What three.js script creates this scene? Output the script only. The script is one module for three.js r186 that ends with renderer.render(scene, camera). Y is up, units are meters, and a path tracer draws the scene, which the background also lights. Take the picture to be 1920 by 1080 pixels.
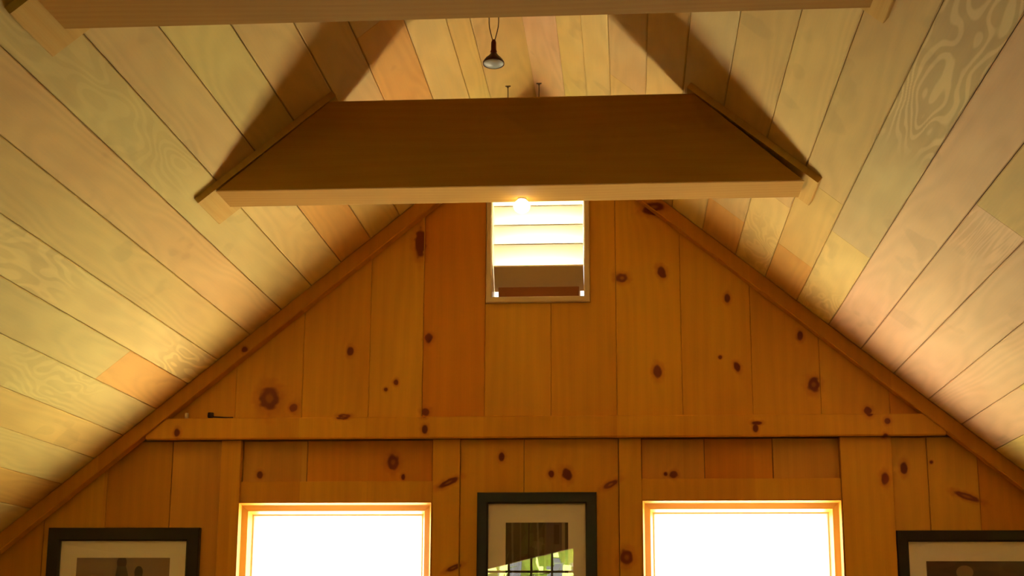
import * as THREE from 'three';
import { mergeGeometries } from 'three/addons/utils/BufferGeometryUtils.js';
import { RoundedBoxGeometry } from 'three/addons/geometries/RoundedBoxGeometry.js';
import { RectAreaLightUniformsLib } from 'three/addons/lights/RectAreaLightUniformsLib.js';

// ---------------------------------------------------------------- camera, sky, sun, daylight, exposure
const scene = new THREE.Scene();
const camera = new THREE.PerspectiveCamera(21.356, 16 / 9, 0.05, 200);
camera.position.set(0.302, 1.55, 5.1);
camera.rotation.order = 'YXZ';
camera.rotation.set(0.2252, 0.0770, 0.0042);
camera.updateMatrixWorld();

const renderer = new THREE.WebGLRenderer({ antialias: true });
renderer.toneMapping = THREE.LinearToneMapping;
renderer.toneMappingExposure = 1.3;
renderer.shadowMap.enabled = true;

scene.background = new THREE.Color().setRGB(2.6, 2.6, 2.5);            // bright hazy sky

const sun = new THREE.DirectionalLight(new THREE.Color().setRGB(1, 0.95, 0.80), 245);
sun.position.set(14, 16, 4.3); sun.target.position.set(0, 0, 4.1);       // stands over the right-hand eave, along the gables
sun.castShadow = true;
Object.assign(sun.shadow.camera, { left: -16, right: 16, top: 16, bottom: -16, near: 1, far: 60 });
sun.shadow.mapSize.set(2048, 2048);
scene.add(sun, sun.target);

RectAreaLightUniformsLib.init();
const DAY = new THREE.Color().setRGB(1, 0.92, 0.74), DAYPOWER = 8.2;
function windowDaylight(x0, x1, y0, y1, z, toZ, power) {                // daylight off the sunny ground, coming in through one opening
  const l = new THREE.RectAreaLight(DAY, power, x1 - x0, y1 - y0);
  l.position.set((x0 + x1) / 2, (y0 + y1) / 2, z); l.lookAt((x0 + x1) / 2, (y0 + y1) / 2, toZ);
  scene.add(l);
}

// ---------------------------------------------------------------- measures (metres)
const RIDGE = 3.363, PITCH = 0.8131, TH = Math.atan(PITCH), CO = Math.cos(TH), SI = Math.sin(TH);
const HALF = 2.35, LEN = 8.2, EAVE = RIDGE - PITCH * HALF;
const roofY = (x) => RIDGE - PITCH * Math.abs(x);
const WIN = [[-1.014, -0.356, 1.395, 1.992], [0.342, 0.995, 1.395, 1.996]];
const VENT = [-0.180, 0.176, 2.668, 3.062];

// ---------------------------------------------------------------- helpers
function rngOf(seed) { let a = seed >>> 0; return () => { a = (a + 0x6D2B79F5) | 0; let t = Math.imul(a ^ (a >>> 15), 1 | a); t = (t + Math.imul(t ^ (t >>> 7), 61 | t)) ^ t; return ((t ^ (t >>> 14)) >>> 0) / 4294967296; }; }
const lattice = new Float32Array(65536); { const r = rngOf(77); for (let i = 0; i < 65536; i++) lattice[i] = r(); }
function vn(x, y, s = 0) {                                              // value noise, 0..1
  const xi = Math.floor(x), yi = Math.floor(y); let fx = x - xi, fy = y - yi; fx = fx * fx * (3 - 2 * fx); fy = fy * fy * (3 - 2 * fy);
  const h = (a, b) => lattice[(Math.imul(a + s * 131, 7919) ^ Math.imul(b + s * 57, 104729)) & 65535];
  const a = h(xi, yi), b = h(xi + 1, yi), c = h(xi, yi + 1), d = h(xi + 1, yi + 1);
  return a + (b - a) * fx + (c - a) * fy + (a - b - c + d) * fx * fy;
}
const fbm = (x, y, s) => 0.55 * vn(x, y, s) + 0.29 * vn(x * 2.1, y * 2.1, s + 1) + 0.16 * vn(x * 4.3, y * 4.3, s + 2);
const toS = (v) => 255 * (v <= 0.0031308 ? 12.92 * Math.max(0, v) : 1.055 * Math.pow(Math.min(1, v), 1 / 2.4) - 0.055);
const mix = (a, b, t) => a + (b - a) * t, sat = (t) => Math.min(1, Math.max(0, t)), smooth = (a, b, t) => { t = sat((t - a) / (b - a)); return t * t * (3 - 2 * t); };
function dataTex(w, h, fn, srgb = true) {
  const d = new Uint8Array(w * h * 4), c = [0, 0, 0];
  for (let j = 0; j < h; j++) for (let i = 0; i < w; i++) {
    fn(i, j, c); const k = (j * w + i) * 4;
    d[k] = srgb ? toS(c[0]) : c[0] * 255; d[k + 1] = srgb ? toS(c[1]) : c[1] * 255; d[k + 2] = srgb ? toS(c[2]) : c[2] * 255; d[k + 3] = 255;
  }
  const t = new THREE.DataTexture(d, w, h, THREE.RGBAFormat); t.magFilter = THREE.LinearFilter; t.minFilter = THREE.LinearMipmapLinearFilter; t.generateMipmaps = true;
  t.wrapS = t.wrapT = THREE.MirroredRepeatWrapping; if (srgb) t.colorSpace = THREE.SRGBColorSpace; t.needsUpdate = true;
  return t;
}
const lin = (r, g, b) => new THREE.Color().setRGB(r, g, b);
const std = (c, rough = 0.7, extra = {}) => new THREE.MeshPhysicalMaterial({ color: c, roughness: rough, specularIntensity: 0.7, ...extra });
const taken = new Map();
function numbered(n) { const k = taken.get(n) ?? 0; taken.set(n, k + 1); return k ? n + '_' + String(k).padStart(3, '0') : n; }
function part(name, geo, mat, parent, label) {
  const m = new THREE.Mesh(geo, mat); m.name = name; m.castShadow = m.receiveShadow = true; parent.add(m);
  if (label) m.userData.label = label;
  return m;
}
function thing(name, label, category, [x, y, z] = [0, 0, 0], group, kind) {
  const g = new THREE.Group(); g.name = numbered(name); g.position.set(x, y, z); g.userData = { label, category };
  if (group) g.userData.group = group; if (kind) g.userData.kind = kind;
  scene.add(g); return g;
}
const structure = (name, label, category) => thing(name, label, category, [0, 0, 0], null, 'structure');
function cluster(name, parent) { const g = new THREE.Group(); g.name = name; parent.add(g); return g; }   // a part made of pieces
function box(x0, x1, y0, y1, z0, z1, r = 0) {
  const g = r ? new RoundedBoxGeometry(x1 - x0, y1 - y0, z1 - z0, 1, r) : new THREE.BoxGeometry(x1 - x0, y1 - y0, z1 - z0);
  g.translate((x0 + x1) / 2, (y0 + y1) / 2, (z0 + z1) / 2);
  const p = g.attributes.position, uv = g.attributes.uv, n = g.attributes.normal;   // uv in metres
  for (let i = 0; i < p.count; i++) {
    const ax = Math.abs(n.getX(i)), ay = Math.abs(n.getY(i)), az = Math.abs(n.getZ(i));
    if (az >= ax && az >= ay) uv.setXY(i, p.getX(i), p.getY(i)); else if (ay >= ax) uv.setXY(i, p.getX(i), p.getZ(i)); else uv.setXY(i, p.getZ(i), p.getY(i));
  }
  return g;
}
function poly(pts, z0, z1, bevel = 0, holes = []) {                     // an outline in x, y with real thickness from z0 to z1
  const s = new THREE.Shape(pts.map(([x, y]) => new THREE.Vector2(x, y)));
  for (const h of holes) s.holes.push(new THREE.Path(h.map(([x, y]) => new THREE.Vector2(x, y))));
  const g = new THREE.ExtrudeGeometry(s, { depth: z1 - z0 - 2 * bevel, bevelEnabled: bevel > 0, bevelThickness: bevel, bevelSize: bevel, bevelOffset: -bevel, bevelSegments: 1, curveSegments: 4 });
  g.translate(0, 0, z0 + bevel); return g;
}
const rect = (x0, x1, y0, y1) => [[x0, y0], [x1, y0], [x1, y1], [x0, y1]];
// one member of a four-sided frame with mitred corners; profile is a closed loop of (inset, z), side 0 bottom, 1 right, 2 top, 3 left
function frameSide(x0, x1, y0, y1, profile, side) {
  const at = (k, [w, z]) => [[x0 + w, y0 + w, z], [x1 - w, y0 + w, z], [x1 - w, y1 - w, z], [x0 + w, y1 - w, z]][k % 4], pos = [], uv = [];
  const n = profile.length;
  for (let i = 0; i < n; i++) {
    const a = at(side, profile[i]), b = at(side + 1, profile[i]), c = at(side + 1, profile[(i + 1) % n]), d = at(side, profile[(i + 1) % n]);
    for (const v of [a, c, b, a, d, c]) { pos.push(...v); uv.push(side % 2 ? v[1] : v[0], (side % 2 ? v[0] : v[1]) + v[2]); }
  }
  const g = new THREE.BufferGeometry(); g.setAttribute('position', new THREE.Float32BufferAttribute(pos, 3)); g.setAttribute('uv', new THREE.Float32BufferAttribute(uv, 2)); g.computeVertexNormals();
  return g;
}
function tube(points, r, seg = 24, rad = 6) { return new THREE.TubeGeometry(new THREE.CatmullRomCurve3(points.map((p) => new THREE.Vector3(...p))), seg, r, rad); }

// ---------------------------------------------------------------- wood
// seams between the ceiling boards, measured down the slope from the ridge
const SEAM_L = [0, 0.167, 0.238, 0.354, 0.494, 0.617, 0.745, 0.876, 1.005, 1.137, 1.273, 1.412, 1.541, 1.677, 1.819, 1.943, 2.08, 2.212, 2.345, 2.478, 2.61, 2.743, 2.875, 3.028];
const SEAM_R = [0, 0.138, 0.236, 0.334, 0.466, 0.592, 0.723, 0.863, 0.988, 1.12, 1.252, 1.384, 1.516, 1.655, 1.787, 1.919, 2.051, 2.183, 2.315, 2.447, 2.579, 2.711, 2.843, 3.028];
const ZT = 2.72, ST = 2.30;                                            // the stretch of ceiling one texture covers
function ceilingTexture(seams, seed, strong) {
  const W = 1536, H = 1300, which = new Uint8Array(H);
  for (let j = 0; j < H; j++) { const s = (j + 0.5) / H * ST; let k = 0; while (k < seams.length - 2 && s >= seams[k + 1]) k++; which[j] = k; }
  return dataTex(W, H, (i, j, c) => {
    const z = (i + 0.5) / W * ZT, s = (j + 0.5) / H * ST, k = which[j], q = k * 17 + seed, w = s - (seams[k] + seams[k + 1]) / 2;
    const warp = fbm(z * 1.3 + q, w * 7, q) - 0.5;
    const off = (vn(k * 3.7, 0.5, seed) - 0.5) * 0.12;
    const field = (w - off) * (w - off) * (180 + 260 * vn(k, 9, seed)) + z * (0.7 + 1.6 * vn(k, 5, seed)) + warp * 5;
    const ring = 0.5 + 0.5 * Math.sin(field * 6.283);
    const fibre = vn(z * 9, w * 900, q + 3) * 0.6 + vn(z * 30, w * 1900, q + 4) * 0.4 - 0.5;
    const blotch = fbm(z * 3.2 + 5, s * 6 + q, q + 7) - 0.5, cloud = fbm(z * 0.9 + q, s * 2.4, q + 9) - 0.5;
    let contrast = 0.028, bleach = 0;
    for (const [kk, za, zb, amt, fz, fw] of strong) if (kk === k) {     // boards with bold contour grain
      const e = smooth(za - 0.15, za + 0.12, z) * (1 - smooth(zb - 0.12, zb + 0.15, z));
      if (e > 0) {
        const wx = fbm(z * fz + q * 1.7, w * fw + 3, q + 21), wy = fbm(z * fz * 2.1 + 11, w * fw * 1.6, q + 25);
        const f = 0.5 + 0.5 * Math.sin((wx * 12 + wy * 3.0 + w * 16) * 6.283);
        bleach += e * amt * (smooth(0.35, 0.85, f) - 0.35);
      }
    }
    let v = 0.80 + contrast * (ring - 0.5) * 2 + fibre * 0.055 + blotch * 0.20 + cloud * 0.14;
    const mark = smooth(0.70, 0.78, fbm(z * 5.1 + q * 3.1, s * 9 + 1, q + 31)); v -= mark * 0.07;          // darker resin marks
    c[0] = v * (1 - blotch * 0.04) + bleach * 0.8; c[1] = v * (1 + blotch * 0.07 - fibre * 0.02) + bleach; c[2] = v * (1 + blotch * 0.16 - fibre * 0.1) + bleach * 1.25;
  });
}
const texL = ceilingTexture(SEAM_L, 3, [[11, 0.02, 0.42, 0.22, 1.4, 9], [11, 1.35, 1.8, 0.12, 1.4, 9], [13, 0.6, 1.2, 0.09, 2.5, 8], [8, 1.4, 2.6, 0.07, 1.2, 7]]);
const texR = ceilingTexture(SEAM_R, 41, [[9, 1.85, 2.8, 0.25, 1.5, 10], [11, 1.5, 1.76, 0.14, 0.9, 26], [9, 0.05, 0.35, 0.12, 3, 10], [7, 0.0, 0.6, 0.1, 3, 8]]);
const TONES = {
  A: lin(0.79, 0.590, 0.178), B: lin(0.79, 0.532, 0.175), C: lin(0.84, 0.46, 0.095), D: lin(0.90, 0.65, 0.20), E: lin(0.84, 0.57, 0.15),
  F: lin(0.77, 0.56, 0.235), G: lin(0.91, 0.58, 0.30), K: lin(0.82, 0.52, 0.155), M: lin(0.81, 0.565, 0.155), H: lin(0.72, 0.42, 0.085),
};
const ceilMat = [texL, texR].map((map) => Object.fromEntries(Object.entries(TONES).map(([k, color]) => [k, std(color, 0.8, { map, specularIntensity: 0.6 })])));

// knots of the gable boards: x, y, half width, half height
const KNOTS = [[-0.922, 2.345, 0.037, 0.044], [-0.838, 2.312, 0.015, 0.015], [-0.646, 2.506, 0.013, 0.017], [-0.487, 2.397, 0.009, 0.011], [-0.521, 2.373, 0.007, 0.007], [-0.378, 2.551, 0.015, 0.017], [-0.385, 2.296, 0.015, 0.015], [-0.38, 2.241, 0.011, 0.017], [-0.412, 2.888, 0.020, 0.055], [0.286, 2.752, 0.022, 0.017], [0.421, 2.771, 0.015, 0.024, 0.4], [0.641, 2.677, 0.011, 0.017], [0.668, 2.44, 0.011, 0.018, 0.4], [0.612, 2.473, 0.007, 0.007], [0.402, 2.426, 0.015, 0.024], [0.881, 2.545, 0.011, 0.017], [0.92, 2.378, 0.022, 0.026], [1.093, 2.289, 0.013, 0.015], [1.149, 2.26, 0.011, 0.011], [0.726, 2.256, 0.018, 0.007], [0.72, 2.238, 0.009, 0.015], [0.397, 2.989, 0.04, 0.018], [-1.003, 2.507, 0.011, 0.011], [-1.227, 2.235, 0.011, 0.015], [-0.662, 2.283, 0.022, 0.007], [-0.952, 2.087, 0.011, 0.015], [-0.496, 2.128, 0.022, 0.028], [-0.46, 2.078, 0.007, 0.011], [-0.303, 2.056, 0.04, 0.011, 0.45], [-0.125, 2.143, 0.011, 0.017], [0.042, 2.085, 0.011, 0.013], [0.095, 2.083, 0.017, 0.024, 0.5], [0.24, 2.049, 0.029, 0.011, 0.5], [0.449, 2.083, 0.015, 0.013], [0.423, 2.085, 0.007, 0.007], [1.205, 2.1, 0.013, 0.022], [1.139, 2.065, 0.015, 0.022], [0.29, 1.809, 0.022, 0.028], [1.402, 2.007, 0.048, 0.011, -0.35], [1.294, 2.12, 0.006, 0.006], [-0.282, 1.775, 0.029, 0.009, 0.4], [1.141, 2.209, 0.009, 0.011]];
const WX = 3.8, WY0 = 1.35, WY = 2.05;
const SEAM_U = [-1.49, -1.265, -1.04, -0.809, -0.58, -0.397, -0.183, 0.042, 0.264, 0.483, 0.716, 0.941, 1.165, 1.40];
function wallTexture() {
  const W = 2048, H = 1104, cell = (x) => { let k = 0; while (k < SEAM_U.length && x > SEAM_U[k]) k++; return k; };
  return dataTex(W, H, (i, j, c) => {
    const x = (i + 0.5) / W * WX - WX / 2, y = (j + 0.5) / H * WY + WY0, k = cell(x), q = k * 13 + 5;
    let bend = 0, dark = 0, halo = 0, heart = 0;
    for (const [kx, ky, a, b, t = 0] of KNOTS) {
      const dx = x - kx, dy = y - ky; if (dx * dx + dy * dy > 0.045) continue;
      const u = (dx * Math.cos(t) + dy * Math.sin(t)) / a, v = (-dx * Math.sin(t) + dy * Math.cos(t)) / b;
      const r = Math.sqrt(u * u + v * v) * (0.88 + 0.3 * vn(x * 90, y * 90, 7));
      dark = Math.max(dark, 1 - smooth(0.72, 1.12, r)); halo = Math.max(halo, 1 - smooth(0.9, 2.0, r)); bend += Math.exp(-r * r * 0.22) * 0.5;
      if (a > 0.02) heart = Math.max(heart, 1 - smooth(0.15, 0.5, r));
    }
    const warp = fbm(x * 5 + q, y * 0.9, q) - 0.5, field = x * 24 + warp * 3.2 + bend * 1.6 + 0.8 * vn(x * 2, y * 1.2 + q, q + 2);
    const ring = 0.5 + 0.5 * Math.sin(field * 6.283), fibre = vn(x * 800, y * 8, q + 3) - 0.5;
    const cloud = fbm(x * 3.5 + q, y * 1.5, q + 5) - 0.5, stain = fbm(x * 9, y * 4 + q, q + 8) - 0.5;
    const v = 0.82 + (ring - 0.5) * 0.045 + fibre * 0.05 + cloud * 0.20 + stain * 0.10;
    let r = v * (1 + cloud * 0.05), g = v * (1 + cloud * 0.30), b = v * (1 + cloud * 0.5);
    r *= mix(1, 0.84, halo); g *= mix(1, 0.68, halo); b *= mix(1, 0.6, halo);
    const dk = dark * (1 - 0.35 * heart); r = mix(r, 0.22, dk); g = mix(g, 0.075, dk); b = mix(b, 0.10, dk);
    c[0] = r; c[1] = g; c[2] = b;
  });
}
const texW = wallTexture(); texW.repeat.set(1 / WX, 1 / WY); texW.offset.set(0.5, -WY0 / WY);
const WALL_TONES = { n: lin(0.85, 0.40, 0.024), r: lin(0.82, 0.31, 0.012), l: lin(0.88, 0.44, 0.036), d: lin(0.74, 0.32, 0.016), p: lin(0.82, 0.39, 0.05) };
const wallMat = Object.fromEntries(Object.entries(WALL_TONES).map(([k, color]) => [k, std(color, 0.5, { map: texW })]));

const texBeam = dataTex(1024, 256, (i, j, c) => {                       // 1.6 m along, 0.4 m across
  const x = i / 1024 * 1.6, y = j / 256 * 0.4, f = y * 40 + 2.5 * fbm(x * 1.2, y * 6, 50), ring = 0.5 + 0.5 * Math.sin(f * 6.283);
  const v = 0.80 + (ring - 0.5) * 0.03 + (vn(x * 9, y * 700, 52) - 0.5) * 0.07 + (fbm(x * 3, y * 7, 55) - 0.5) * 0.22;
  c[0] = v; c[1] = v * (0.98 + 0.04 * ring); c[2] = v * (0.95 + 0.1 * ring);
});
texBeam.repeat.set(1 / 1.6, 1 / 0.4);
const beamMat = std(lin(0.55, 0.275, 0.036), 0.85, { map: texBeam, specularIntensity: 0.25 });
const cleatMat = std(lin(0.76, 0.47, 0.12), 0.85, { map: texBeam, specularIntensity: 0.3 });
const jambMat = std(lin(0.80, 0.33, 0.018), 0.45, { map: texBeam });
const floorMat = std(lin(0.70, 0.46, 0.20), 0.45, { map: texBeam });
const darkMat = std(lin(0.10, 0.055, 0.02), 0.9);
const sidingMat = std(lin(0.42, 0.30, 0.17), 0.85);
const paneMat = new THREE.MeshPhysicalMaterial({ color: 0xffffff, roughness: 0, transmission: 1, thickness: 0, ior: 1.5 });

// ---------------------------------------------------------------- outside ground
{
  const g = structure('ground', 'sunny grass around the cabin', 'ground');
  const deck = structure('deck', 'sunlit pale plank deck outside the far gable', 'deck'), pale = std(lin(0.74, 0.66, 0.54), 0.8);
  for (let k = 0; k < 16; k++) part('plank', box(-3.2, 3.2, -0.26, -0.22, -0.28 - k * 0.145, -0.14 - k * 0.145), pale, deck);
  const tg = dataTex(256, 256, (i, j, c) => { const v = 0.55 + 0.6 * (fbm(i / 9, j / 9, 60) - 0.5); c[0] = v; c[1] = v; c[2] = v; });
  tg.repeat.set(0.6, 0.6);
  part('lawn', box(-30, 30, -0.7, -0.5, -30, 40), std(lin(0.46, 0.48, 0.26), 0.95, { map: tg }), g);
}

// ---------------------------------------------------------------- ceiling: two slopes of tongue-and-groove boards
const slope = (side, s, n, z) => side < 0 ? [-CO * s + SI * n, RIDGE - SI * s - CO * n, z] : [CO * s - SI * n, RIDGE - SI * s - CO * n, z];
function slopeBoard(side, s0, s1, z0, z1, n0, n1, bev, uvOf) {          // a bevelled board lying on a roof slope, n measured into the room
  const b0 = s0 === 0 ? 0.0001 : bev, sec = [[s0, n0], [s1, n0], [s1, n1 - bev], [s1 - bev, n1], [s0 + b0, n1], [s0, n1 - b0]], pos = [], uv = [], k = sec.length;
  const push = (s, n, z) => { pos.push(...slope(side, s, n, z)); uv.push(...uvOf(s, z, n)); };
  const tri = (a, b, c) => { const l = side < 0 ? [a, b, c] : [a, c, b]; for (const v of l) push(...v); };
  for (let i = 0; i < k; i++) {
    const [sa, na] = sec[i], [sb, nb] = sec[(i + 1) % k];
    tri([sa, na, z0], [sb, nb, z1], [sb, nb, z0]); tri([sa, na, z0], [sa, na, z1], [sb, nb, z1]);
  }
  for (let i = 1; i < k - 1; i++) { tri([...sec[0], z0], [...sec[i], z0], [...sec[i + 1], z0]); tri([...sec[0], z1], [...sec[i + 1], z1], [...sec[i], z1]); }
  const g = new THREE.BufferGeometry(); g.setAttribute('position', new THREE.Float32BufferAttribute(pos, 3)); g.setAttribute('uv', new THREE.Float32BufferAttribute(uv, 2)); g.computeVertexNormals();
  return g;
}
const PLAN_L = [[[9, 'B']], [[9, 'E']], [[9, 'D']], [[1.45, 'C'], [9, 'B']], [[1.0, 'D'], [9, 'B']], [[0.62, 'E'], [9, 'B']], [[0.95, 'C'], [9, 'A']], [[1.18, 'D'], [9, 'B']], [[9, 'A']], [[9, 'K']], [[9, 'M']], [[9, 'D']], [[0.66, 'C'], [9, 'A']], [[9, 'A']], [[9, 'E']], [[9, 'A']], [[9, 'H']]];
const PLAN_R = [[[9, 'G']], [[9, 'D']], [[9, 'D']], [[0.9, 'E'], [9, 'B']], [[9, 'E']], [[0.6, 'D'], [9, 'F']], [[0.45, 'C'], [9, 'B']], [[0.88, 'D'], [9, 'B']], [[0.5, 'C'], [1.2, 'E'], [9, 'B']], [[0.95, 'D'], [9, 'F']], [[9, 'G']], [[1.78, 'G'], [9, 'B']], [[9, 'G']], [[9, 'G']], [[0.8, 'G'], [9, 'D']]];
{
  const ceiling = structure('ceiling', 'steep ceiling of pale tongue-and-groove pine boards on both slopes', 'ceiling');
  const r = rngOf(9), names = Object.keys(TONES);
  [[-1, SEAM_L, PLAN_L], [1, SEAM_R, PLAN_R]].forEach(([side, seams, plan], n) => {
    part('roof_deck', slopeBoard(side, -0.13, 3.03, -0.16, LEN + 0.16, -0.14, -0.0155, 0, (s, z) => [z, s]), darkMat, ceiling);
    for (let k = 0; k < seams.length - 1; k++) {
      let z = 0.0; const list = plan[k] ? plan[k].slice() : [[9, names[Math.floor(r() * 5)]]];
      const cuts = [];
      for (const [end, tone] of list) {
        let e = Math.min(end, LEN);
        if (end > LEN) { const mid = Math.max(z + 1.2, 2.9 + r() * 1.6); cuts.push([z, mid, tone], [mid, LEN, names[Math.floor(r() * 5)]]); } else cuts.push([z, e, tone]);
        z = e;
      }
      for (const [a, b, tone] of cuts)
        part('plank', slopeBoard(side, seams[k] + (k ? 0.0008 : 0), seams[k + 1] - 0.0008, a + 0.0006, b - 0.0006, -0.015, 0, 0.0024, (s, zz) => [zz / ZT, s / ST]), ceilMat[n][tone], ceiling);
    }
  });
}

// ---------------------------------------------------------------- far gable wall
const wall = structure('wall_far', 'knotty amber pine gable wall of upright boards and posts', 'wall');
{
  const holes = [...WIN, VENT].map(([a, b, c, d]) => rect(a, b, c, d).reverse());
  part('sheathing', poly([[-HALF, -0.02], [HALF, -0.02], [HALF, EAVE], [0, RIDGE], [-HALF, EAVE]], -0.13, -0.045, 0, holes), sidingMat, wall);
  const board = (pts, tone, z0 = -0.045, z1 = 0, name = 'board') => part(name, poly(pts, z0, z1, 0.0014), wallMat[tone], wall);
  // upper boards, cut to the slope
  const YB = 2.272, edges = [-1.338, ...SEAM_U.slice(1, 13), 1.338], tones = ['n', 'n', 'n', 'n', 'l', 'r', 'l', 'n', 'n', 'n', 'n', 'n', 'r', 'n'];
  for (let k = 0; k < edges.length - 1; k++) {
    const a = edges[k] + 0.0004, b = edges[k + 1] - 0.0004, top = (x) => roofY(x) - 0.002, t = tones[k], z1 = k === 5 ? -0.007 : k % 3 === 1 ? -0.0015 : 0;
    if (b <= VENT[0] + 0.004 || a >= VENT[1]) { const pts = [[a, YB], [b, YB]]; if (top(b) > YB + 0.004) pts.push([b, top(b)]); if (top(a) > YB + 0.004) pts.push([a, top(a)]); if (pts.length > 2) board(pts, t, -0.045, z1); continue; }
    if (b < VENT[1]) {                                                  // the board the vent is cut through
      board(rect(a, b, YB, VENT[2]), t, -0.045, z1);
      board([[a, VENT[3]], [b, VENT[3]], [b, top(b)], [0, top(0)], [a, top(a)]], 'r', -0.045, z1);
    } else board([[a, YB], [b, YB], [b, top(b)], [a, top(a)], [a, VENT[3]], [VENT[1], VENT[3]], [VENT[1], VENT[2]], [a, VENT[2]]], t, -0.045, z1);
  }
  // lower boards, set back between the posts
  const low = (x0, x1, y0, y1, tone, z1 = -0.022) => { const t = (x) => Math.min(y1, roofY(x) - 0.002); board([[x0 + 0.0008, y0], [x1 - 0.0008, y0], [x1 - 0.0008, t(x1)], [x0 + 0.0008, t(x0)]], tone, -0.045, z1); };
  const LY = 2.202;
  const ls = [-2.35, -2.13, -1.91, -1.69, -1.478, -1.256, -1.082]; for (let i = 0; i < ls.length - 1; i++) {
    if (ls[i] < -1.427 && ls[i + 1] > -1.427) board([[ls[i], 0], [ls[i + 1] - 0.001, 0], [ls[i + 1] - 0.001, LY], [-1.43, LY], [ls[i], roofY(ls[i]) - 0.002]], 'd', -0.045, -0.022);
    else low(ls[i], ls[i + 1], 0, LY, ['d', 'n', 'd', 'n', 'd', 'p'][i]);
  }
  const rs = [1.165, 1.281, 1.443, 1.67, 1.89, 2.12, 2.35]; for (let i = 0; i < rs.length - 1; i++) {
    if (rs[i] < 1.427 && rs[i + 1] > 1.427) board([[rs[i] + 0.001, 0], [rs[i + 1], 0], [rs[i + 1], roofY(rs[i + 1]) - 0.002], [1.43, LY], [rs[i] + 0.001, LY]], 'l', -0.045, -0.022);
    else low(rs[i], rs[i + 1], 0, LY, ['l', 'l', 'r', 'd', 'n', 'd'][i]);
  }
  low(-0.264, -0.049, 0, LY, 'n', -0.008); low(-0.049, 0.267, 0, LY, 'n', -0.008);
  for (const [w0, w1, y0, y1, cut] of [[...WIN[0], [-1.012, -0.79, -0.36]], [...WIN[1], [0.343, 0.552, 0.778, 0.997]]]) {
    for (let i = 0; i < cut.length - 1; i++) { low(cut[i], cut[i + 1], y1 + 0.07, LY, ['p', 'r', 'p'][i], -0.03); low(cut[i], cut[i + 1], 0, y0 - 0.06, 'n', -0.022); }
    board(rect(w0 - 0.0, w1 + 0.0, y1 + 0.0005, y1 + 0.071), 'n', -0.045, w0 < 0 ? -0.014 : -0.004, 'header');
    board(rect(w0, w1, y0 - 0.06, y0 - 0.0005), 'n', -0.045, 0.012, 'sill_apron');
  }
  for (const [a, b, t] of [[-1.082, -1.013, 'n'], [-0.357, -0.264, 'n'], [0.267, 0.343, 'n'], [0.996, 1.165, 'n']]) board(rect(a + 0.0008, b - 0.0008, 0, LY), t, -0.045, 0, 'post');
}
{ // ledge across the gable, chamfered underneath
  const led = structure('trim_1', 'long horizontal pine ledge board across the gable above the windows', 'ledge');
  const y0 = 2.202, y1 = 2.274, e = (y) => (RIDGE - y) / PITCH - 0.004;
  const sh = new THREE.Shape([[0, 0.012], [0.014, 0], [0.034, 0.0], [0.038, 0.004], [0.038, y1 - y0 - 0.003], [0.035, y1 - y0], [0, y1 - y0]].map(([z, y]) => new THREE.Vector2(z, y)));
  const g = new THREE.ExtrudeGeometry(sh, { depth: e(y1) * 2, bevelEnabled: false }); g.rotateY(-Math.PI / 2); g.translate(e(y1), y0, -0.002);
  const p = g.attributes.position, uv = g.attributes.uv; for (let i = 0; i < p.count; i++) uv.setXY(i, p.getX(i), p.getY(i) + 0.3 * p.getZ(i));
  part('ledge_board', g, wallMat.n, led);
}
for (const s of [-1, 1]) {                                              // rake trims under the ceiling
  const t = structure(s < 0 ? 'trim_2' : 'trim_3', `sloping pine trim strip where the gable meets the ${s < 0 ? 'left' : 'right'} ceiling slope`, 'trim');
  const w = 0.062, a = 0.30, b = HALF - 0.01, seg = [[s * a, roofY(a) - 0.001], [s * b, roofY(b) - 0.001], [s * b, roofY(b) - w], [s * a, roofY(a) - w]];
  part('trim_strip', poly(s < 0 ? seg : seg.slice().reverse(), 0.0, s < 0 ? 0.05 : 0.046, 0.003), wallMat.d, t);
}

// ---------------------------------------------------------------- windows of the far gable
const JAMB = [[0, 0.003], [0.003, 0.004], [0.009, -0.012], [0.028, -0.025], [0.036, -0.052], [0.036, -0.125], [0, -0.125]];
const SASH = [[0.036, -0.058], [0.041, -0.060], [0.045, -0.066], [0.046, -0.080], [0.046, -0.105], [0.036, -0.105]];
const SIDE = ['sill', 'jamb', 'head', 'jamb'], RAIL = ['bottom_rail', 'stile', 'top_rail', 'stile'];
const sashMat = std(lin(0.80, 0.62, 0.34), 0.5);
WIN.forEach(([x0, x1, y0, y1], i) => {
  const w = structure('window_' + (i + 1), i ? 'small square pine window right of the central picture' : 'small square pine window left of the central picture', 'window');
  const frame = cluster('frame', w), sash = cluster('sash', w);
  for (let k = 0; k < 4; k++) { part(SIDE[k], frameSide(x0, x1, y0, y1, JAMB, k), jambMat, frame); part(RAIL[k], frameSide(x0, x1, y0, y1, SASH, k), sashMat, sash); }
  part('pane', box(x0 + 0.046, x1 - 0.046, y0 + 0.046, y1 - 0.046, -0.094, -0.090), paneMat, sash);
  windowDaylight(x0 + 0.048, x1 - 0.048, y0 + 0.048, y1 - 0.048, -0.084, 4, DAYPOWER);
});

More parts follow.
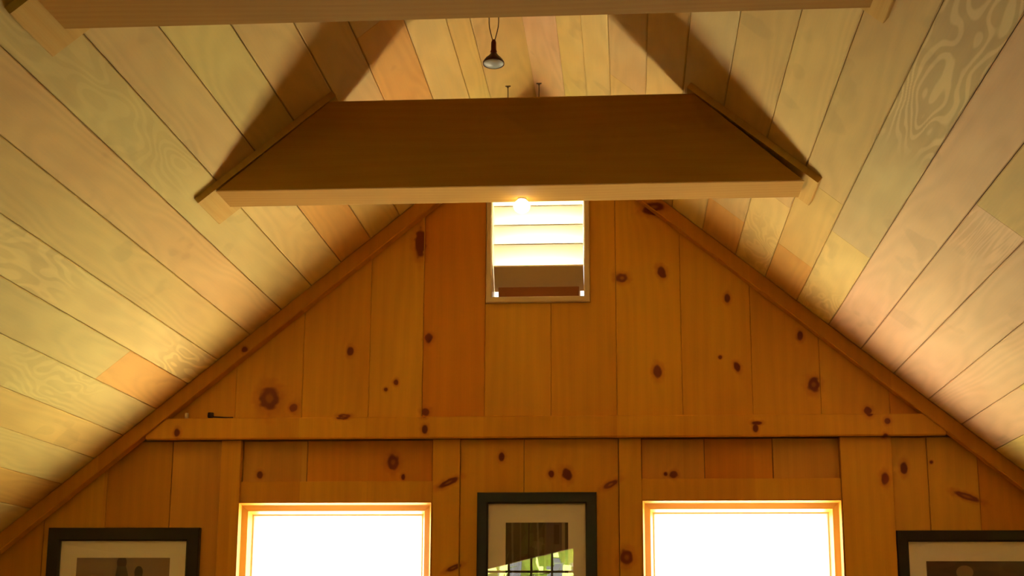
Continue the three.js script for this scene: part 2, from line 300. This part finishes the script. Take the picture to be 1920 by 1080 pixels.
// ---------------------------------------------------------------- louvred vent in the gable
{
  const v = structure('window_3', 'small pale louvred vent high in the gable peak', 'vent'), [x0, x1, y0, y1] = VENT;
  const white = std(lin(0.72, 0.55, 0.36), 0.5), slatMat = std(lin(0.88, 0.86, 0.80), 0.5), flapMat = std(lin(0.62, 0.46, 0.29), 0.6);
  const F = [[0, -0.12], [0, 0.016], [0.003, 0.019], [0.016, 0.019], [0.020, 0.014], [0.022, -0.12]];
  for (let k = 0; k < 4; k++) part('frame_member', frameSide(x0, x1, y0, y1, F, k), white, v);
  const a = x0 + 0.0225, b = x1 - 0.0225;
  for (let k = 0; k < 3; k++) {                                         // slats sloping down to the outside
    const g = new RoundedBoxGeometry(b - a, 0.006, 0.100, 1, 0.002); g.rotateX(-0.62); g.translate((a + b) / 2, 2.851 + k * 0.069, -0.050); part('slat', g, slatMat, v);
  }
  const fg = poly([[a + 0.0125, -0.060], [b - 0.0125, -0.060], [b - 0.0125, -0.036], [b, -0.036], [b, 0.060], [a, 0.060], [a, -0.036], [a + 0.0125, -0.036]], -0.006, 0.006, 0.0015);   // lower flap, notched at its two bottom corners
  fg.rotateX(0.62); fg.translate(0, 2.757, -0.058);
  part('painted_shade_bar', box(a + 0.016, b - 0.016, 2.6905, 2.734, -0.062, -0.040, 0.002), std(lin(0.30, 0.10, 0.03), 0.6), v);  // added bar; its dark brown paints the shade along the foot of the flap
  part('flap', fg, flapMat, v);
}

// ---------------------------------------------------------------- the other walls and the floor
{
  const f = structure('floor', 'brown wooden floor of the cabin', 'floor');
  part('floor_boards', box(-HALF - 0.1, HALF + 0.1, -0.5, 0, -0.13, LEN + 0.13), floorMat, f);
  for (const s of [-1, 1]) {
    const w = structure(s < 0 ? 'wall_left' : 'wall_right', `low pine side wall under the ${s < 0 ? 'left' : 'right'} eave`, 'wall');
    part('wall_panel', box(s < 0 ? -HALF - 0.1 : HALF, s < 0 ? -HALF : HALF + 0.1, 0, EAVE, -0.13, LEN + 0.13), wallMat.n, w);
  }
  const n = structure('wall_near', 'pine gable wall behind the viewer with a raked window', 'wall');
  const RW = [[-0.95, 1.62], [-0.17, 1.62], [-0.17, 2.310], [-0.95, 2.125]];
  part('wall_panel', poly([[-HALF, 0], [HALF, 0], [HALF, EAVE], [0, RIDGE], [-HALF, EAVE]], LEN, LEN + 0.12, 0, [RW.slice().reverse()]), std(lin(0.26, 0.12, 0.04), 0.7), n);
  const w = structure('window_4', 'many-paned window with a raked head in the wall behind the viewer', 'window');
  const hy = (x) => 2.125 + (x + 0.95) / 0.78 * 0.185;
  for (const x of [-0.95, -0.753, -0.559, -0.380, -0.188]) part('muntin', poly([[x, 1.62], [x + 0.018, 1.62], [x + 0.018, hy(x + 0.018)], [x, hy(x)]], LEN + 0.03, LEN + 0.06), std(lin(0.25, 0.15, 0.06), 0.6), w);
  for (const y of [1.62, 1.86, 2.097]) part('muntin', box(-0.95, -0.17, y, y + 0.018, LEN + 0.028, LEN + 0.058), std(lin(0.25, 0.15, 0.06), 0.6), w);
  part('pane', poly(RW, LEN + 0.066, LEN + 0.070), paneMat, w);
}

// ---------------------------------------------------------------- tie beams and the cleats they bear on
const BEAM_Y0 = 2.700, BEAM_Y1 = 2.945, CLEAT = 0.018;
const endX = (y, n) => (RIDGE - n / CO - y) / PITCH;
for (const [zb, zf, lab, cl] of [[1.130, 1.285, 'wide dark tie beam spanning the ceiling in front of the louvred vent', 'far'], [2.390, 2.545, 'nearest tie beam, crossing the top edge of the picture', 'near']]) {
  const b = thing('tie_beam', lab, 'beam');
  const loL = endX(BEAM_Y0, CLEAT + 0.004), loR = endX(BEAM_Y0, CLEAT + 0.016), hi = endX(BEAM_Y1, CLEAT);
  const g = poly([[-loL, BEAM_Y0], [loR, BEAM_Y0], [hi, BEAM_Y1], [-hi, BEAM_Y1]], zb, zf, 0.004);
  part('timber', g, beamMat, b);
  for (const s of [-1, 1]) {
    const c = thing('cleat', `flat pine cleat on the ${s < 0 ? 'left' : 'right'} slope under the ${cl === 'far' ? 'beam before the vent' : 'nearest beam'}`, 'cleat');
    part('cleat_board', slopeBoard(s, 0.615, s < 0 ? 1.080 : 1.040, zb - 0.06, zf, 0.0005, CLEAT, 0.002, (ss, z, n) => [z + n, ss]), cleatMat, c);
  }
}

// ---------------------------------------------------------------- lamps
const bronze = std(lin(0.10, 0.045, 0.02), 0.45, { metalness: 0.3 }), steel = std(lin(0.22, 0.14, 0.08), 0.45, { metalness: 0.6 });
{ // small unlit reflector lamp hanging on two wires from the ridge
  const P = [-0.0155, 2.917, 1.6], l = thing('pendant_lamp', 'small unlit reflector lamp hanging on two wires between the beams', 'lamp', P);
  const rim = 0.0265;
  const refl = part('reflector', new THREE.LatheGeometry([[0.0075, 0.028], [0.012, 0.021], [0.020, 0.013], [0.0258, 0.004], [rim, 0.001], [rim, -0.001], [0.0245, -0.001], [0.018, 0.010]].map(([x, y]) => new THREE.Vector2(x, y)), 28).rotateX(-0.12), bronze, l);
  const lens = new THREE.LatheGeometry([[0, -0.006], [0.012, -0.005], [0.022, -0.002], [0.0245, 0], [0.0245, 0.002], [0, 0.002]].map(([x, y]) => new THREE.Vector2(x, y)), 28);
  lens.rotateX(-0.12); part('lens', lens, std(lin(0.50, 0.53, 0.47), 0.35), refl, 'grey glass front of the lamp');
  part('socket', new THREE.LatheGeometry([[0.0, 0.063], [0.004, 0.062], [0.0062, 0.055], [0.0066, 0.036], [0.0085, 0.030], [0.004, 0.027]].map(([x, y]) => new THREE.Vector2(x, y)), 16), std(lin(0.16, 0.03, 0.012), 0.5), l);
  for (const s of [-1, 1]) part('wire', tube([[s * 0.002, 0.058, 0], [s * 0.007, 0.078, 0], [s * 0.0112, 0.098, 0], [s * 0.0118, 0.13, 0], [s * 0.0118, roofY(P[0] + s * 0.0118) - P[1], 0]], 0.0013, 30), bronze, l);
}
{ // small lit bulb under the beam
  const P = [0.024, BEAM_Y0, 1.165], l = thing('bulb_lamp', 'small glowing bulb under the beam in front of the vent', 'lamp', P);
  part('base', new THREE.LatheGeometry([[0, 0.0], [0.012, 0.0], [0.012, -0.003], [0.009, -0.006], [0, -0.006]].map(([x, y]) => new THREE.Vector2(x, y)).reverse(), 20), std(lin(0.7, 0.68, 0.62), 0.4), l);
  const bulb = new THREE.SphereGeometry(0.0225, 24, 16); bulb.scale(1, 0.86, 1); bulb.translate(0, -0.0215, 0);
  part('bulb', bulb, std(lin(0.9, 0.88, 0.82), 0.4, { emissive: lin(1, 0.9, 0.74), emissiveIntensity: 4 }), l);
  const pl = new THREE.PointLight(new THREE.Color().setRGB(1, 0.85, 0.62), 0.004); pl.position.set(P[0], P[1] - 0.0215, P[2]); pl.castShadow = true; scene.add(pl);
}
for (const [x, t, lab] of [[-0.012, 0.060, 'left one of two thin steel bolts standing on top of the beam'], [0.072, 0.066, 'right one of two thin steel bolts standing on top of the beam']]) {
  const b = thing('bolt', lab, 'bolt', [x, BEAM_Y1, 1.20], 'bolts on the tie beam');
  part('shank', new THREE.CylinderGeometry(0.0014, 0.0014, t, 8).translate(0, t / 2, 0), steel, b);
  part('wing_head', mergeGeometries([new THREE.CylinderGeometry(0.0032, 0.0032, 0.005, 10).translate(0, t, 0), new THREE.BoxGeometry(0.014, 0.003, 0.003).translate(0, t + 0.002, 0)]), steel, b);
}

// ---------------------------------------------------------------- framed pictures
const frameMat = std(lin(0.022, 0.014, 0.010), 0.35), matMat = std(lin(0.90, 0.83, 0.76), 0.85), wood = 0.001;
function canvasTex(w, h, draw) { const c = document.createElement('canvas'); c.width = w; c.height = h; draw(c.getContext('2d'), w, h); const t = new THREE.CanvasTexture(c); t.colorSpace = THREE.SRGBColorSpace; return t; }
function picture(label, x0, x1, y0, y1, z, fw, mt, ms, mb, print) {
  const p = thing('framed_picture', label, 'picture', [(x0 + x1) / 2, y0, z], 'framed pictures on the gable wall'), w = x1 - x0, h = y1 - y0, a = -w / 2, b = w / 2;
  const prof = [[0, 0], [0, 0.020], [0.003, 0.024], [fw - 0.005, 0.024], [fw, 0.018], [fw, 0]];
  const frame = cluster('frame', p);
  for (let k = 0; k < 4; k++) part('frame_rail', frameSide(a, b, 0, h, prof, k), frameMat, frame);
  const outer = rect(a + fw, b - fw, fw, h - fw), inner = rect(a + fw + ms, b - fw - ms, fw + mb, h - fw - mt);
  part('mat_board', poly(outer, 0.007, 0.0095, 0, [inner.slice().reverse()]), matMat, p);
  const pw = inner[1][0] - inner[0][0] + 0.01, ph = inner[2][1] - inner[1][1] + 0.01, g = new THREE.BoxGeometry(pw, ph, 0.002); g.translate((inner[0][0] + inner[1][0]) / 2, (inner[1][1] + inner[2][1]) / 2, 0.0058);
  part('print', g, std(lin(1, 1, 1), 0.8, { map: canvasTex(256, Math.round(256 * ph / pw), print) }), p);
  part('backing', box(a + 0.003, b - 0.003, 0.003, h - 0.003, 0.0005, 0.0045), darkMat, p);
  part('glass', box(a + fw - 0.002, b - fw + 0.002, fw - 0.002, h - fw + 0.002, 0.0125, 0.0142), paneMat, p);
}
picture('black framed picture of two dark figures, left of both windows', -1.665, -1.143, 1.478, 1.908, -0.0215, 0.044, 0.056, 0.056, 0.07, (c, w, h) => {
  c.fillStyle = '#8f7560'; c.fillRect(0, 0, w, h); c.fillStyle = '#866b52'; c.fillRect(0, h * 0.3, w, h);
  const fig = (x, y, s, col) => { c.fillStyle = col; c.beginPath(); c.ellipse(x, y + 14 * s, 11 * s, 15 * s, 0, 0, 7); c.fill(); c.fillStyle = '#4f4226'; c.beginPath(); c.moveTo(x - 10 * s, y + 22 * s); c.lineTo(x + 10 * s, y + 22 * s); c.quadraticCurveTo(x + 26 * s, y + 70 * s, x + 30 * s, h); c.lineTo(x - 22 * s, h); c.quadraticCurveTo(x - 16 * s, y + 60 * s, x - 10 * s, y + 22 * s); c.fill(); };
  fig(w * 0.485, 0, 1.15, '#3f2010'); fig(w * 0.665, 26, 1.0, '#3a2712');
});
picture('narrow black framed woodland picture between the two windows', -0.204, 0.193, 1.49, 2.022, -0.0075, 0.037, 0.062, 0.058, 0.09, (c, w, h) => {
  c.fillStyle = '#5d5138'; c.fillRect(0, 0, w, h); const r = rngOf(5);
  for (let i = 0; i < 60; i++) { c.fillStyle = ['#3d3220', '#6d6a44', '#58502e', '#857a5c', '#4a3420'][Math.floor(r() * 5)]; c.globalAlpha = 0.5; c.beginPath(); c.ellipse(r() * w, r() * h, 8 + r() * 26, 14 + r() * 40, r() - 0.5, 0, 7); c.fill(); }
  c.globalAlpha = 0.8; for (let i = 0; i < 7; i++) { c.strokeStyle = ['#8d7c66', '#7a6650', '#3a2a1c'][i % 3]; c.lineWidth = 3 + r() * 6; const x = w * (0.12 + 0.13 * i); c.beginPath(); c.moveTo(x, 0); c.lineTo(x + (r() - 0.5) * 24, h); c.stroke(); }
  c.globalAlpha = 0.9; c.fillStyle = '#6f5b52'; c.fillRect(w * 0.64, 0, w * 0.26, h * 0.4); c.fillStyle = '#4b3829'; c.fillRect(w * 0.76, h * 0.04, w * 0.08, h * 0.2); c.fillStyle = '#a5937a'; c.fillRect(w * 0.88, 0, w * 0.05, h * 0.5); c.fillStyle = '#5a4326'; c.fillRect(w * 0.955, 0, w * 0.045, h);
});
picture('black framed dark brown picture at the lower right corner', 1.167, 1.69, 1.465, 1.896, -0.0215, 0.036, 0.062, 0.055, 0.07, (c, w, h) => {
  c.fillStyle = '#55392a'; c.fillRect(0, 0, w, h); const r = rngOf(12);
  for (let i = 0; i < 30; i++) { c.globalAlpha = 0.35; c.fillStyle = ['#3c2618', '#6d4d38', '#4a2e1e'][i % 3]; c.beginPath(); c.ellipse(r() * w, r() * h, 16 + r() * 30, 8 + r() * 16, 0, 0, 7); c.fill(); }
  c.globalAlpha = 1; c.fillStyle = '#8a6a52'; c.beginPath(); c.ellipse(w * 0.36, h * 0.17, 20, 16, 0, 0, 7); c.fill();
});

// ---------------------------------------------------------------- small things on the ledge
{
  const a = thing('candle_stub', 'tiny pale stub standing on the ledge near the left ceiling', 'candle', [-1.201, 2.274, 0.022]);
  part('wax', new THREE.LatheGeometry([[0, 0], [0.0065, 0], [0.0068, 0.016], [0.005, 0.020], [0, 0.0195]].map(([x, y]) => new THREE.Vector2(x, y)), 16), std(lin(0.72, 0.60, 0.42), 0.6), a);
  part('wick', new THREE.CylinderGeometry(0.0006, 0.0006, 0.005, 6).translate(0, 0.021, 0), darkMat, a);
  const k = thing('small_tool', 'small dark tool with a thin stem lying on the ledge', 'tool', [-1.118, 2.274, 0.022]);
  part('knob', new THREE.LatheGeometry([[0, 0], [0.008, 0.001], [0.011, 0.008], [0.010, 0.020], [0.0075, 0.020], [0.006, 0.008], [0, 0.006]].map(([x, y]) => new THREE.Vector2(x, y)), 18), std(lin(0.03, 0.008, 0.004), 0.4), k);
  part('stem', tube([[0.006, 0.006, 0], [0.03, 0.0045, 0], [0.055, 0.003, 0], [0.078, 0.0028, 0]], 0.0027, 18, 8), std(lin(0.05, 0.02, 0.008), 0.4), k);
}

// ---------------------------------------------------------------- trees behind the cabin, mirrored in the central picture's glass
{
  const r = rngOf(31), bark = std(lin(0.16, 0.11, 0.07), 0.9), greens = [lin(0.30, 0.42, 0.09), lin(0.40, 0.48, 0.14), lin(0.22, 0.34, 0.08)].map((c) => std(c, 0.8));
  [[-3.6, 13.2, 2.2], [-0.9, 11.6, 1.9], [-7.4, 15.5, 2.8], [1.9, 14.8, 2.2]].forEach(([x, z, s], i) => {
    const t = thing('leafy_tree', ['broad leafy green tree outside behind the viewer', 'nearest small leafy tree outside behind the viewer', 'tallest leafy tree outside behind the viewer', 'dark leafy tree outside behind the viewer'][i], 'tree', [x, -0.5, z], 'trees behind the cabin');
    part('trunk', new THREE.CylinderGeometry(0.07 * s / 2, 0.12 * s / 2, s, 10).translate(0, s / 2, 0), bark, t);
    const leaves = [];
    for (let k = 0; k < 420; k++) {
      const u = r() * 2 - 1, ph = r() * 6.283, rr = s * 0.62 * Math.cbrt(0.25 + 0.75 * r()), q = Math.sqrt(1 - u * u), g = new THREE.PlaneGeometry(0.16, 0.24);
      g.rotateX(r() * 6); g.rotateY(r() * 6); g.translate(rr * q * Math.cos(ph), s * 1.15 + rr * u * 1.15, rr * q * Math.sin(ph)); leaves.push(g);
    }
    const f = part('foliage', mergeGeometries(leaves), greens[i % 3], t); f.material.side = THREE.DoubleSide; f.userData.kind = 'stuff';
  });
}

renderer.render(scene, camera);
